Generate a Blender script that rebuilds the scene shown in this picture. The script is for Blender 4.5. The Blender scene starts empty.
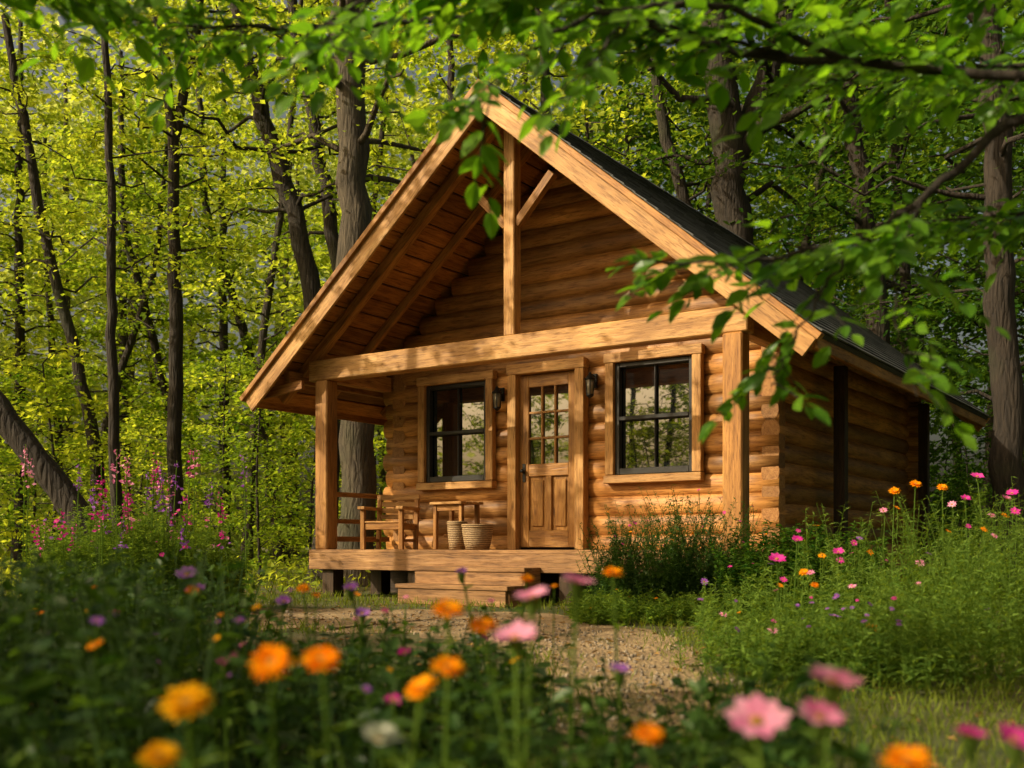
import bpy, math, random
import numpy as np
from mathutils import Vector, Matrix
rng=np.random.default_rng(11); random.seed(11)
S=bpy.context.scene
COL=S.collection
def link(o):
    COL.objects.link(o); return o

# ---------------------------------------------------------------- materials
def newmat(name):
    m=bpy.data.materials.new(name); m.use_nodes=True
    nt=m.node_tree; nt.nodes.clear()
    out=nt.nodes.new('ShaderNodeOutputMaterial')
    return m,nt,out
def N(nt,t,**k):
    n=nt.nodes.new(t)
    for a,b in k.items():
        if a.startswith('_'): setattr(n,a[1:],b)
        else: n.inputs[a].default_value=b
    return n
def ramp(nt,fac,stops):
    r=nt.nodes.new('ShaderNodeValToRGB')
    e=r.color_ramp.elements
    while len(e)<len(stops): e.new(0.5)
    for i,(p,c) in enumerate(stops):
        e[i].position=p; e[i].color=(*c,1)
    nt.links.new(fac,r.inputs[0]); return r.outputs[0]
def mixc(nt,f,a,b,mode='MIX'):
    m=nt.nodes.new('ShaderNodeMix'); m.data_type='RGBA'; m.blend_type=mode
    for s,v in ((m.inputs[0],f),(m.inputs[6],a),(m.inputs[7],b)):
        if isinstance(v,(int,float)): s.default_value=v
        elif isinstance(v,tuple): s.default_value=(*v,1)
        else: nt.links.new(v,s)
    return m.outputs[2]
def math_(nt,op,a,b):
    m=nt.nodes.new('ShaderNodeMath'); m.operation=op
    for s,v in ((m.inputs[0],a),(m.inputs[1],b)):
        if isinstance(v,(int,float)): s.default_value=v
        else: nt.links.new(v,s)
    return m.outputs[0]
def leafmat(name,c1,c2,tr=0.42,tc=None,rough=0.45,spec=0.35,fancy=False):
    m,nt,out=newmat(name); L=nt.links.new
    at=N(nt,'ShaderNodeAttribute',_attribute_name='rnd')
    oi=N(nt,'ShaderNodeObjectInfo')
    f=math_(nt,'ADD',math_(nt,'MULTIPLY',at.outputs['Fac'],0.8),0.12)
    f=math_(nt,'ADD',f,math_(nt,'MULTIPLY',math_(nt,'SUBTRACT',oi.outputs['Random'],0.5),0.4))
    c=ramp(nt,f,[(0.1,c1),(0.95,c2)])
    if fancy:
        p=N(nt,'ShaderNodeBsdfPrincipled',Roughness=rough); p.inputs['Specular IOR Level'].default_value=spec
        L(c,p.inputs['Base Color'])
    else:
        p=N(nt,'ShaderNodeBsdfDiffuse'); L(c,p.inputs['Color'])
    t=N(nt,'ShaderNodeBsdfTranslucent')
    tcx=mixc(nt,1.0,c,tc or (1.7,1.5,0.6),'MULTIPLY'); L(tcx,t.inputs['Color'])
    ms=N(nt,'ShaderNodeMixShader'); ms.inputs[0].default_value=tr
    L(p.outputs[0],ms.inputs[1]); L(t.outputs[0],ms.inputs[2]); L(ms.outputs[0],out.inputs[0])
    return m
def woodmat(name,c1,c2,c3,scale=1.0,bump=0.35,rough=0.58,var=0.5):
    m,nt,out=newmat(name); L=nt.links.new
    tc=N(nt,'ShaderNodeTexCoord'); oi=N(nt,'ShaderNodeObjectInfo')
    mp=N(nt,'ShaderNodeMapping'); mp.inputs['Scale'].default_value=(1.3*scale,14*scale,14*scale)
    L(tc.outputs['Object'],mp.inputs['Vector'])
    sh=nt.nodes.new('ShaderNodeVectorMath'); sh.operation='ADD'
    cb=N(nt,'ShaderNodeCombineXYZ'); 
    r10=math_(nt,'MULTIPLY',oi.outputs['Random'],57.0)
    L(r10,cb.inputs[0]); L(r10,cb.inputs[1]); L(mp.outputs[0],sh.inputs[0]); L(cb.outputs[0],sh.inputs[1])
    n1=N(nt,'ShaderNodeTexNoise',Scale=1.0,Detail=6.0,Roughness=0.6,Distortion=0.6); L(sh.outputs[0],n1.inputs['Vector'])
    n2=N(nt,'ShaderNodeTexNoise',Scale=4.0,Detail=4.0,Roughness=0.7); L(sh.outputs[0],n2.inputs['Vector'])
    n3=N(nt,'ShaderNodeTexNoise',Scale=1.2,Detail=3.0); L(tc.outputs['Object'],n3.inputs['Vector'])
    c=ramp(nt,n1.outputs['Fac'],[(0.28,c1),(0.5,c2),(0.72,c3)])
    dark=ramp(nt,n2.outputs['Fac'],[(0.36,(0.3,0.22,0.16)),(0.5,(1,1,1))])
    c=mixc(nt,0.65,c,dark,'MULTIPLY')
    blot=ramp(nt,n3.outputs['Fac'],[(0.3,(0.45,0.38,0.32)),(0.65,(1.12,1.1,1.05))])
    c=mixc(nt,0.85,c,blot,'MULTIPLY')
    mk=N(nt,'ShaderNodeMapping'); mk.inputs['Scale'].default_value=(1.6,5,5)
    L(tc.outputs['Object'],mk.inputs['Vector'])
    ak=nt.nodes.new('ShaderNodeVectorMath'); ak.operation='ADD'; L(mk.outputs[0],ak.inputs[0]); L(cb.outputs[0],ak.inputs[1])
    vo=N(nt,'ShaderNodeTexVoronoi',Scale=1.0); L(ak.outputs[0],vo.inputs['Vector'])
    kn=ramp(nt,vo.outputs['Distance'],[(0.05,(0.2,0.11,0.07)),(0.14,(1,1,1))])
    c=mixc(nt,0.75,c,kn,'MULTIPLY')
    v=math_(nt,'ADD',math_(nt,'MULTIPLY',oi.outputs['Random'],var),1.0-var*0.55)
    cv=N(nt,'ShaderNodeCombineColor'); L(v,cv.inputs[0]); L(v,cv.inputs[1]); L(v,cv.inputs[2])
    c=mixc(nt,1.0,c,cv.outputs[0],'MULTIPLY')
    p=N(nt,'ShaderNodeBsdfPrincipled',Roughness=rough); L(c,p.inputs['Base Color'])
    p.inputs['Specular IOR Level'].default_value=0.35
    h=math_(nt,'ADD',n1.outputs['Fac'],math_(nt,'MULTIPLY',n2.outputs['Fac'],0.6))
    b=N(nt,'ShaderNodeBump',Strength=bump,Distance=0.02); L(h,b.inputs['Height']); L(b.outputs[0],p.inputs['Normal'])
    L(p.outputs[0],out.inputs[0]); return m
def simplemat(name,c1,c2,sc=8,rough=0.7,bump=0.3,coord='Object',attr=False,metal=0.0,dist=0.02,spec=0.4):
    m,nt,out=newmat(name); L=nt.links.new
    tc=N(nt,'ShaderNodeTexCoord')
    n1=N(nt,'ShaderNodeTexNoise',Scale=sc,Detail=6.0,Roughness=0.65); L(tc.outputs[coord],n1.inputs['Vector'])
    f=n1.outputs['Fac']
    if attr:
        at=N(nt,'ShaderNodeAttribute',_attribute_name='rnd')
        f=math_(nt,'ADD',math_(nt,'MULTIPLY',f,0.5),math_(nt,'MULTIPLY',at.outputs['Fac'],0.5))
    c=ramp(nt,f,[(0.25,c1),(0.75,c2)])
    p=N(nt,'ShaderNodeBsdfPrincipled',Roughness=rough,Metallic=metal); L(c,p.inputs['Base Color'])
    p.inputs['Specular IOR Level'].default_value=spec
    b=N(nt,'ShaderNodeBump',Strength=bump,Distance=dist); L(n1.outputs['Fac'],b.inputs['Height']); L(b.outputs[0],p.inputs['Normal'])
    L(p.outputs[0],out.inputs[0]); return m

M={}
M['leaf']=leafmat('leaf_sunny_green',(0.06,0.14,0.012),(0.28,0.39,0.045),0.6)
M['leafy']=leafmat('leaf_yellow_green',(0.13,0.24,0.018),(0.44,0.52,0.075),0.64)
M['leafhaze']=leafmat('leaf_far_haze_tint',(0.28,0.38,0.08),(0.58,0.63,0.22),0.62,tc=(1.5,1.4,0.9))  # haze and glow over the far left trees put into pale leaf colour
M['leafd']=leafmat('leaf_deep_green_shade',(0.020,0.070,0.010),(0.10,0.19,0.025),0.5)  # deep green; on right-hand trees the dark colour also stands for shade
M['leafh']=leafmat('leaf_near',(0.045,0.145,0.012),(0.17,0.34,0.025),0.57,tc=(1.8,1.7,0.55),rough=0.35,fancy=True)
M['herb']=leafmat('herb_leaf',(0.020,0.06,0.010),(0.08,0.155,0.022),0.38,fancy=True)
M['herbl']=leafmat('herb_leaf_light',(0.06,0.13,0.02),(0.21,0.32,0.055),0.47)
M['grass']=leafmat('grass_blade',(0.07,0.12,0.013),(0.22,0.27,0.04),0.4)
M['dead']=leafmat('fallen_leaf',(0.12,0.06,0.02),(0.38,0.23,0.08),0.1)
M['orange']=leafmat('petal_orange',(0.88,0.22,0.004),(0.97,0.42,0.008),0.35,tc=(1,0.9,0.5))
M['yellow']=leafmat('petal_yellow',(0.88,0.42,0.008),(0.97,0.54,0.012),0.35,tc=(1,0.9,0.5))
M['pink']=leafmat('petal_pink',(0.75,0.16,0.38),(0.95,0.46,0.62),0.35,tc=(1,0.9,1))
M['magenta']=leafmat('petal_magenta',(0.60,0.02,0.28),(0.80,0.08,0.42),0.3,tc=(1,0.9,1))
M['purple']=leafmat('petal_purple',(0.24,0.06,0.38),(0.42,0.17,0.58),0.3,tc=(1,0.9,1))
M['white']=leafmat('petal_white',(0.6,0.62,0.5),(0.8,0.8,0.7),0.3,tc=(1,1,0.9))
M['disc']=simplemat('flower_centre',(0.25,0.1,0.01),(0.7,0.35,0.03),200,bump=0.6)
def barkmat(name,c1,c2):
    m,nt,out=newmat(name); L=nt.links.new
    tc=N(nt,'ShaderNodeTexCoord'); mp=N(nt,'ShaderNodeMapping'); mp.inputs['Scale'].default_value=(9,9,1.6)
    L(tc.outputs['Object'],mp.inputs['Vector'])
    n1=N(nt,'ShaderNodeTexNoise',Scale=1.5,Detail=6.0,Roughness=0.7,Distortion=0.8); L(mp.outputs[0],n1.inputs['Vector'])
    vo=N(nt,'ShaderNodeTexVoronoi',Scale=1.6,_feature='DISTANCE_TO_EDGE'); L(mp.outputs[0],vo.inputs['Vector'])
    c=ramp(nt,n1.outputs['Fac'],[(0.3,c1),(0.7,c2)])
    n2=N(nt,'ShaderNodeTexNoise',Scale=0.8,Detail=3.0); L(tc.outputs['Object'],n2.inputs['Vector'])
    moss=ramp(nt,n2.outputs['Fac'],[(0.55,(0,0,0)),(0.75,(0.5,0.5,0.5))])
    c=mixc(nt,moss,c,(0.04,0.055,0.015))
    p=N(nt,'ShaderNodeBsdfPrincipled',Roughness=0.9); L(c,p.inputs['Base Color'])
    h=math_(nt,'ADD',n1.outputs['Fac'],math_(nt,'MULTIPLY',vo.outputs['Distance'],1.2))
    b=N(nt,'ShaderNodeBump',Strength=0.9,Distance=0.04); L(h,b.inputs['Height']); L(b.outputs[0],p.inputs['Normal'])
    L(p.outputs[0],out.inputs[0]); return m
M['bark']=barkmat('bark',(0.010,0.007,0.005),(0.045,0.032,0.021))
M['barkg']=barkmat('bark_grey',(0.026,0.019,0.012),(0.11,0.085,0.055))
M['log']=woodmat('log_wood',(0.20,0.085,0.021),(0.46,0.215,0.058),(0.62,0.33,0.105),rough=0.5,var=0.85)
M['logend']=woodmat('log_end_wood',(0.22,0.10,0.03),(0.36,0.17,0.05),(0.45,0.24,0.08),scale=2.0)
M['trim']=woodmat('trim_wood',(0.36,0.175,0.05),(0.57,0.31,0.105),(0.68,0.42,0.17),var=0.3)
M['post']=woodmat('post_wood',(0.23,0.10,0.025),(0.42,0.20,0.054),(0.54,0.285,0.088),var=0.3)
M['board']=woodmat('board_wood',(0.19,0.072,0.016),(0.37,0.16,0.038),(0.48,0.23,0.062),var=0.8)
M['door']=woodmat('door_wood',(0.26,0.115,0.028),(0.43,0.21,0.056),(0.53,0.29,0.087),var=0.15,rough=0.4)
M['deck']=woodmat('deck_wood',(0.16,0.08,0.03),(0.36,0.19,0.075),(0.47,0.27,0.12),var=0.4)
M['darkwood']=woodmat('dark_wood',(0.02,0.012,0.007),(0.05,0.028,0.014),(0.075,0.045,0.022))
M['shingle']=simplemat('asphalt_shingle',(0.024,0.027,0.029),(0.10,0.106,0.105),30,0.85,0.5,attr=True)
M['metal']=simplemat('black_metal',(0.012,0.012,0.012),(0.03,0.028,0.025),20,0.45,0.1,metal=0.6)
M['sash']=simplemat('sash_paint',(0.014,0.014,0.014),(0.028,0.026,0.024),12,0.45,0.1)
M['stone']=simplemat('stone',(0.15,0.12,0.09),(0.36,0.29,0.21),12,0.85,0.6,attr=True)
m,nt,out=newmat('window_glass'); L=nt.links.new
geo=N(nt,'ShaderNodeNewGeometry'); n1=N(nt,'ShaderNodeTexNoise',Scale=2.2,Detail=0.0); L(geo.outputs['Position'],n1.inputs['Vector'])
p=N(nt,'ShaderNodeBsdfPrincipled',Roughness=0.015); p.inputs['Base Color'].default_value=(0.010,0.012,0.012,1)
p.inputs['Specular IOR Level'].default_value=1.0; p.inputs['IOR'].default_value=1.9; p.inputs['Coat Weight'].default_value=0.5
b=N(nt,'ShaderNodeBump',Strength=0.06,Distance=0.02); L(n1.outputs['Fac'],b.inputs['Height']); L(b.outputs[0],p.inputs['Normal'])
L(p.outputs[0],out.inputs[0]); M['glass']=m
m,nt,out=newmat('lantern_glass'); p=N(nt,'ShaderNodeBsdfPrincipled',Roughness=0.1); p.inputs['Base Color'].default_value=(0.2,0.17,0.12,1); nt.links.new(p.outputs[0],out.inputs[0]); M['lglass']=m
m,nt,out=newmat('wicker'); L=nt.links.new
tc=N(nt,'ShaderNodeTexCoord'); w=N(nt,'ShaderNodeTexWave',Scale=14.0,Distortion=1.5,_bands_direction='Z'); L(tc.outputs['Object'],w.inputs['Vector'])
n1=N(nt,'ShaderNodeTexNoise',Scale=40.0,Detail=3.0); L(tc.outputs['Object'],n1.inputs['Vector'])
f=math_(nt,'MULTIPLY',w.outputs['Fac'],n1.outputs['Fac'])
c=ramp(nt,f,[(0.05,(0.12,0.065,0.026)),(0.5,(0.48,0.33,0.17))])
p=N(nt,'ShaderNodeBsdfPrincipled',Roughness=0.7); L(c,p.inputs['Base Color'])
b=N(nt,'ShaderNodeBump',Strength=0.8,Distance=0.01); L(f,b.inputs['Height']); L(b.outputs[0],p.inputs['Normal']); L(p.outputs[0],out.inputs[0]); M['wicker']=m
m,nt,out=newmat('forest_floor'); L=nt.links.new
geo=N(nt,'ShaderNodeNewGeometry')
n1=N(nt,'ShaderNodeTexNoise',Scale=0.5,Detail=6.0,Roughness=0.6); L(geo.outputs['Position'],n1.inputs['Vector'])
n2=N(nt,'ShaderNodeTexNoise',Scale=14.0,Detail=6.0,Roughness=0.7); L(geo.outputs['Position'],n2.inputs['Vector'])
c=ramp(nt,n1.outputs['Fac'],[(0.35,(0.06,0.09,0.018)),(0.5,(0.10,0.10,0.03)),(0.65,(0.15,0.105,0.045))])
d=ramp(nt,n2.outputs['Fac'],[(0.35,(0.4,0.4,0.4)),(0.65,(1.3,1.3,1.2))])
c=mixc(nt,0.9,c,d,'MULTIPLY')
p=N(nt,'ShaderNodeBsdfPrincipled',Roughness=0.95); L(c,p.inputs['Base Color'])
b=N(nt,'ShaderNodeBump',Strength=0.8,Distance=0.04); L(n2.outputs['Fac'],b.inputs['Height']); L(b.outputs[0],p.inputs['Normal'])
L(p.outputs[0],out.inputs[0]); M['ground']=m
m,nt,out=newmat('path_dirt'); L=nt.links.new
geo=N(nt,'ShaderNodeNewGeometry')
n1=N(nt,'ShaderNodeTexNoise',Scale=1.6,Detail=7.0,Roughness=0.65); L(geo.outputs['Position'],n1.inputs['Vector'])
n2=N(nt,'ShaderNodeTexVoronoi',Scale=38.0); L(geo.outputs['Position'],n2.inputs['Vector'])
c=ramp(nt,n1.outputs['Fac'],[(0.3,(0.18,0.115,0.055)),(0.5,(0.37,0.26,0.135)),(0.7,(0.50,0.365,0.20))])
d=ramp(nt,n2.outputs['Distance'],[(0.1,(1.2,1.18,1.1)),(0.6,(0.55,0.52,0.5))])
c=mixc(nt,0.7,c,d,'MULTIPLY')
p=N(nt,'ShaderNodeBsdfPrincipled',Roughness=0.95); L(c,p.inputs['Base Color'])
b=N(nt,'ShaderNodeBump',Strength=0.8,Distance=0.02,_invert=True); L(n2.outputs['Distance'],b.inputs['Height']); L(b.outputs[0],p.inputs['Normal'])
L(p.outputs[0],out.inputs[0]); M['path']=m

# ---------------------------------------------------------------- quad mesh builder
def nrm(a): return a/np.maximum(np.linalg.norm(a,axis=-1,keepdims=True),1e-9)
class MB:
    def __init__(s): s.v=[];s.f=[];s.m=[];s.r=[];s.sm=[];s.n=0
    def add(s,v,f,mat=0,r=0.5,smooth=False):
        v=np.asarray(v,float).reshape(-1,3); f=np.asarray(f,int).reshape(-1,4)
        s.v.append(v); s.f.append(f+s.n); s.n+=len(v)
        s.m.append(np.full(len(f),mat)); s.r.append(np.broadcast_to(np.asarray(r,float),(len(f),)).copy())
        s.sm.append(np.full(len(f),smooth))
    def mesh(s,name,mats):
        v=np.concatenate(s.v); f=np.concatenate(s.f)
        me=bpy.data.meshes.new(name)
        me.vertices.add(len(v)); me.vertices.foreach_set('co',v.astype(np.float32).ravel())
        me.loops.add(len(f)*4); me.loops.foreach_set('vertex_index',f.astype(np.int32).ravel())
        me.polygons.add(len(f)); me.polygons.foreach_set('loop_start',(np.arange(len(f))*4).astype(np.int32))
        for m_ in mats: me.materials.append(M[m_])
        me.polygons.foreach_set('material_index',np.concatenate(s.m).astype(np.int32))
        me.polygons.foreach_set('use_smooth',np.concatenate(s.sm))
        me.update(calc_edges=True)
        a=me.attributes.new('rnd','FLOAT','FACE'); a.data.foreach_set('value',np.concatenate(s.r).astype(np.float32))
        return me
    def obj(s,name,mats):
        return link(bpy.data.objects.new(name,s.mesh(name,mats)))
def tube(mb,pts,rad,sides=8,mat=0,r=0.5,rough=0.0):
    pts=np.asarray(pts,float); n=len(pts); rad=np.broadcast_to(np.asarray(rad,float),(n,))
    t=nrm(np.gradient(pts,axis=0)); ref=np.array([0.9,0.1,0.2]) if abs(t[:,2]).mean()>0.6 else np.array([0,0,1.0])
    a=nrm(np.cross(t,ref)); b=np.cross(t,a)
    th=np.linspace(0,2*np.pi,sides,endpoint=False)
    rr=rad[:,None]*(1+rough*rng.normal(size=(n,sides)))
    v=pts[:,None,:]+rr[...,None]*(np.cos(th)[None,:,None]*a[:,None,:]+np.sin(th)[None,:,None]*b[:,None,:])
    i=np.arange(n-1)[:,None]*sides; j=np.arange(sides)[None,:]; k=(j+1)%sides
    f=np.stack([i+j,i+k,i+sides+k,i+sides+j],-1).reshape(-1,4)
    mb.add(v.reshape(-1,3),f,mat,r,True)
def leaves(mb,base,d,nr,Ln,W,mat=0,r=None,hero=False,fold=0.2,curl=0.0):
    base=np.asarray(base,float); n=len(base)
    if n==0: return
    Ln=np.broadcast_to(np.asarray(Ln,float),(n,))[:,None]; W=np.broadcast_to(np.asarray(W,float),(n,))[:,None]
    d=nrm(d); s=nrm(np.cross(d,nr)); u=np.cross(s,d)
    if r is None: r=rng.random(n)
    if not hero:
        v=np.stack([base,base+d*Ln*.45+s*W*.5+u*W*fold,base+d*Ln-u*Ln*curl,base+d*Ln*.45-s*W*.5+u*W*fold],1)
        f=np.arange(n*4).reshape(n,4); mb.add(v.reshape(-1,3),f,mat,r)
    else:
        P=lambda a,b,c: base+d*Ln*a+s*W*.5*b+u*(W*.5*c-Ln*curl*a*a)
        v=np.stack([P(0,0,0),P(.55,0,0),P(1,0,0),P(.22,.72,fold),P(.55,1,fold),P(.85,.5,fold*.6),P(.22,-.72,fold),P(.55,-1,fold),P(.85,-.5,fold*.6)],1)
        o=np.arange(n)[:,None,None]*9
        f=o+np.array([[0,3,4,1],[1,4,5,2],[0,1,7,6],[1,2,8,7]])[None]
        mb.add(v.reshape(-1,3),f.reshape(-1,4),mat,np.repeat(r,4),False)
def rdir(n,zs=1.0):
    v=rng.normal(size=(n,3)); v[:,2]*=zs; return nrm(v)
def interp(path,t):
    path=np.asarray(path,float); x=np.linspace(0,1,len(path))
    return np.stack([np.interp(t,x,path[:,i]) for i in range(3)],-1)
def smoothpath(ctrl,n=24,jit=0.0):
    p=interp(ctrl,np.linspace(0,1,n))
    for _ in range(3): p[1:-1]=(p[:-2]+2*p[1:-1]+p[2:])/4
    if jit: p[1:-1]+=rng.normal(size=(n-2,3))*jit
    return p
def tree(ctrl,r0,r1,zlo,crown,nbr,per,leafL,tmat=0,lmat=1,mb=None,spread=0.45,forks=()):
    mb=mb or MB()
    p=smoothpath(ctrl,26,r0*0.15); t=np.linspace(0,1,26)
    rad=r0+(r1-r0)*t; rad[0]*=1.5; rad[1]*=1.15
    tube(mb,p,rad,10,tmat,rough=0.04)
    trunks=[p]
    for fk in forks:
        q=smoothpath(fk,16,r0*0.1); tube(mb,q,np.linspace(r0*0.65,r1,16),8,tmat,rough=0.04); trunks.append(q)
    zmax=p[-1,2]
    for i in range(nbr):
        q=trunks[rng.integers(len(trunks))] if len(trunks)>1 else p
        h=zlo+(zmax-zlo)*(i+rng.random())/nbr
        if h<q[0,2] or h>q[-1,2]: q=p
        k=np.argmin(abs(q[:,2]-h)); o=q[k]; fr=(h-zlo)/(zmax-zlo+1e-6)
        az=i*2.4+rng.random()*0.8
        Lb=crown*(0.45+0.65*rng.random())*(1-0.55*fr**1.5)*(0.55+0.45*min(1,fr*4+0.3))
        dirv=np.array([math.cos(az),math.sin(az),0.0]); up=0.15+0.35*rng.random()
        s=np.linspace(0,1,6)[:,None]
        bp=o+dirv*s*Lb+np.array([0,0,1.0])*(up*Lb*s-0.25*Lb*s**2)
        bp[1:]+=rng.normal(size=(5,3))*0.05*Lb
        rb=max(0.012,0.28*rad[min(k,25)])
        tube(mb,bp,np.linspace(rb,rb*0.2,6),5,tmat)
        n=int(per*(0.5+rng.random()))
        tt=0.25+0.8*rng.random(n)**0.8; tt=np.minimum(tt,1.05)
        c=interp(bp,np.clip(tt,0,1)); side=np.array([-dirv[1],dirv[0],0])
        lat=rng.normal(size=n)*spread*(0.4+0.8*(1-abs(tt-0.6)))*Lb*0.45
        c=c+side*lat[:,None]+dirv*(rng.normal(size=n)*0.12*Lb)[:,None]
        c[:,2]+=rng.normal(size=n)*0.07*spread*2-0.12*abs(lat)
        dd=rdir(n,0.4)+dirv*0.5+np.array([0,0,-0.25])
        nn=rng.normal(size=(n,3))*0.45+np.array([0,0,1.0])
        Ls=leafL*(0.65+0.7*rng.random(n))
        leaves(mb,c,dd,nn,Ls,Ls*0.62,lmat,fold=0.12,r=np.clip(rng.random(n)*.7+rng.random()*.35,0,1))
    return mb
def place(name,me,loc,rz=0,sc=1):
    o=link(bpy.data.objects.new(name,me)); o.location=loc; o.rotation_euler=(0,0,rz); o.scale=(sc,)*3 if not hasattr(sc,'__len__') else sc
    return o

# ---------------------------------------------------------------- cabin helpers
def lookmat(p1,p2,up=None):
    p1=Vector(p1);p2=Vector(p2); x=(p2-p1).normalized()
    if up is None: up=Vector((0,1,0)) if abs(x.z)>0.95 else Vector((0,0,1))
    up=Vector(up); y=up.cross(x).normalized(); z=x.cross(y)
    m=Matrix((x,y,z)).transposed().to_4x4(); m.translation=(p1+p2)/2; return m
import bmesh
def beam(name,p1,p2,w,h,mat,parent,up=None,bev=0.006):
    Lg=(Vector(p2)-Vector(p1)).length
    bm=bmesh.new(); bmesh.ops.create_cube(bm,size=1)
    for v in bm.verts: v.co=Vector((v.co.x*Lg,v.co.y*w,v.co.z*h))
    if bev: bmesh.ops.bevel(bm,geom=bm.edges[:],offset=min(bev,w*0.3,h*0.3),segments=1,affect='EDGES')
    me=bpy.data.meshes.new(name); bm.to_mesh(me); bm.free(); me.materials.append(M[mat])
    o=link(bpy.data.objects.new(name,me)); o.parent=parent; o.matrix_local=lookmat(p1,p2,up); return o
def log(name,p1,p2,r,parent,mat='log'):
    Lg=(Vector(p2)-Vector(p1)).length; n=max(3,int(Lg/0.35)); sd=22
    vs=[];fs=[]; ph=random.random()*10
    r=r*(0.98+0.04*random.random())
    for i in range(n+1):
        x=-Lg/2+Lg*i/n; e=0.97 if i in(0,n) else 1
        cy=0.006*math.sin(ph+x*1.7); cz=0.004*math.sin(ph*2+x*1.3)
        for j in range(sd):
            a=2*math.pi*j/sd; rr=r*e*(1+0.018*math.sin(3*a+ph+x)+0.015*math.sin(x*2.5+ph))
            ca,sa=math.cos(a),math.sin(a)
            ca=math.copysign(abs(ca)**0.85,ca); 
            vs.append((x,cy+rr*ca*.80,cz+rr*sa))
    for i in range(n):
        for j in range(sd): fs.append((i*sd+j,i*sd+(j+1)%sd,(i+1)*sd+(j+1)%sd,(i+1)*sd+j))
    fs=[tuple(reversed(f)) for f in fs]
    k=len(fs); fs.append(tuple(range(sd))); fs.append(tuple(reversed(range(n*sd,(n+1)*sd))))
    me=bpy.data.meshes.new(name); me.from_pydata(vs,[],fs); me.materials.append(M[mat]); me.materials.append(M['logend'])
    for i,p in enumerate(me.polygons): p.use_smooth=i<k; p.material_index=1 if i>=k else 0
    me.update()
    o=link(bpy.data.objects.new(name,me)); o.parent=parent; o.matrix_local=lookmat(p1,p2); return o
def empty(name,loc=(0,0,0),rz=0,parent=None):
    e=link(bpy.data.objects.new(name,None)); e.location=loc; e.rotation_euler=(0,0,rz); e.parent=parent; return e
def lathe(name,prof,parent,loc,mat,sd=24,rz=0):
    mb=MB(); p=np.array(prof); th=np.linspace(0,2*np.pi,sd,endpoint=False)
    v=np.stack([p[:,0:1]*np.cos(th),p[:,0:1]*np.sin(th),np.repeat(p[:,1:2],sd,1)],-1)
    i=np.arange(len(p)-1)[:,None]*sd; j=np.arange(sd)[None]; k=(j+1)%sd
    mb.add(v.reshape(-1,3),np.stack([i+j,i+k,i+sd+k,i+sd+j],-1).reshape(-1,4),0,0.5,True)
    o=mb.obj(name,[mat]); o.parent=parent; o.location=loc; return o

YAW=math.radians(-34); C=Vector((-0.08,12.65,0))
cab=empty('log_cabin',C,YAW)
AP,EV,HS=5.97,2.68,3.9
SL=(AP-EV)/HS; ANG=math.atan(SL); FL=0.62; D=1.29; BK=7.3
def roofz(u): return AP-SL*abs(u)
sp=0.235; R=0.135
ops=[(-2.27,-1.10,1.48,2.97),(-0.73,0.31,0.4,2.98),(0.70,1.88,1.48,2.99)]
z=0.22; i=0
while z<AP-0.5:
    uu=(roofz(0)-0.24-z)/SL
    lo_=-2.97-(.05 if i%2 else 0); hi_=2.845
    if z>=3.22: lo_,hi_=-uu,uu
    lo_=max(lo_,-uu-.05); hi_=min(hi_,uu+.05)
    segs=[(lo_,hi_)]
    for a,b,c,d in ops:
        if c-0.04<z<d+0.04:
            ns=[]
            for s in segs:
                if b<=s[0] or a>=s[1]: ns.append(s)
                else:
                    if a>s[0]: ns.append((s[0],a))
                    if b<s[1]: ns.append((b,s[1]))
            segs=ns
    for s in segs:
        if s[1]-s[0]>0.12: log('front_wall_log',(s[0],D+0.13,z),(s[1],D+0.13,z),R,cab)
    z+=sp; i+=1
z=0.22-sp/2+sp
while z<3.25:
    for sx in(-1,1):
        log('side_wall_log',(sx*2.74,D+0.03,z),(sx*2.74,BK+0.15,z),R,cab)
    z+=sp
z=0.22
while z<AP-0.5:
    hi=min(3.0,(roofz(0)-0.24-z)/SL); log('back_wall_log',(-hi,BK-0.13,z),(hi,BK-0.13,z),R,cab); z+=sp
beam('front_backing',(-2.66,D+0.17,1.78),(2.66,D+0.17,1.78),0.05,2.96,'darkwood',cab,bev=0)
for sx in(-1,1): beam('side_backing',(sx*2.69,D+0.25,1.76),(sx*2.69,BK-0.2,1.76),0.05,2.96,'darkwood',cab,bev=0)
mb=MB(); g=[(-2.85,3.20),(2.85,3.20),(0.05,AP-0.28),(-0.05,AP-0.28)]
mb.add([(a,D+0.16,b) for a,b in g],[[0,1,2,3]]); o=mb.obj('gable_backing',['darkwood']); o.parent=cab
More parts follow.
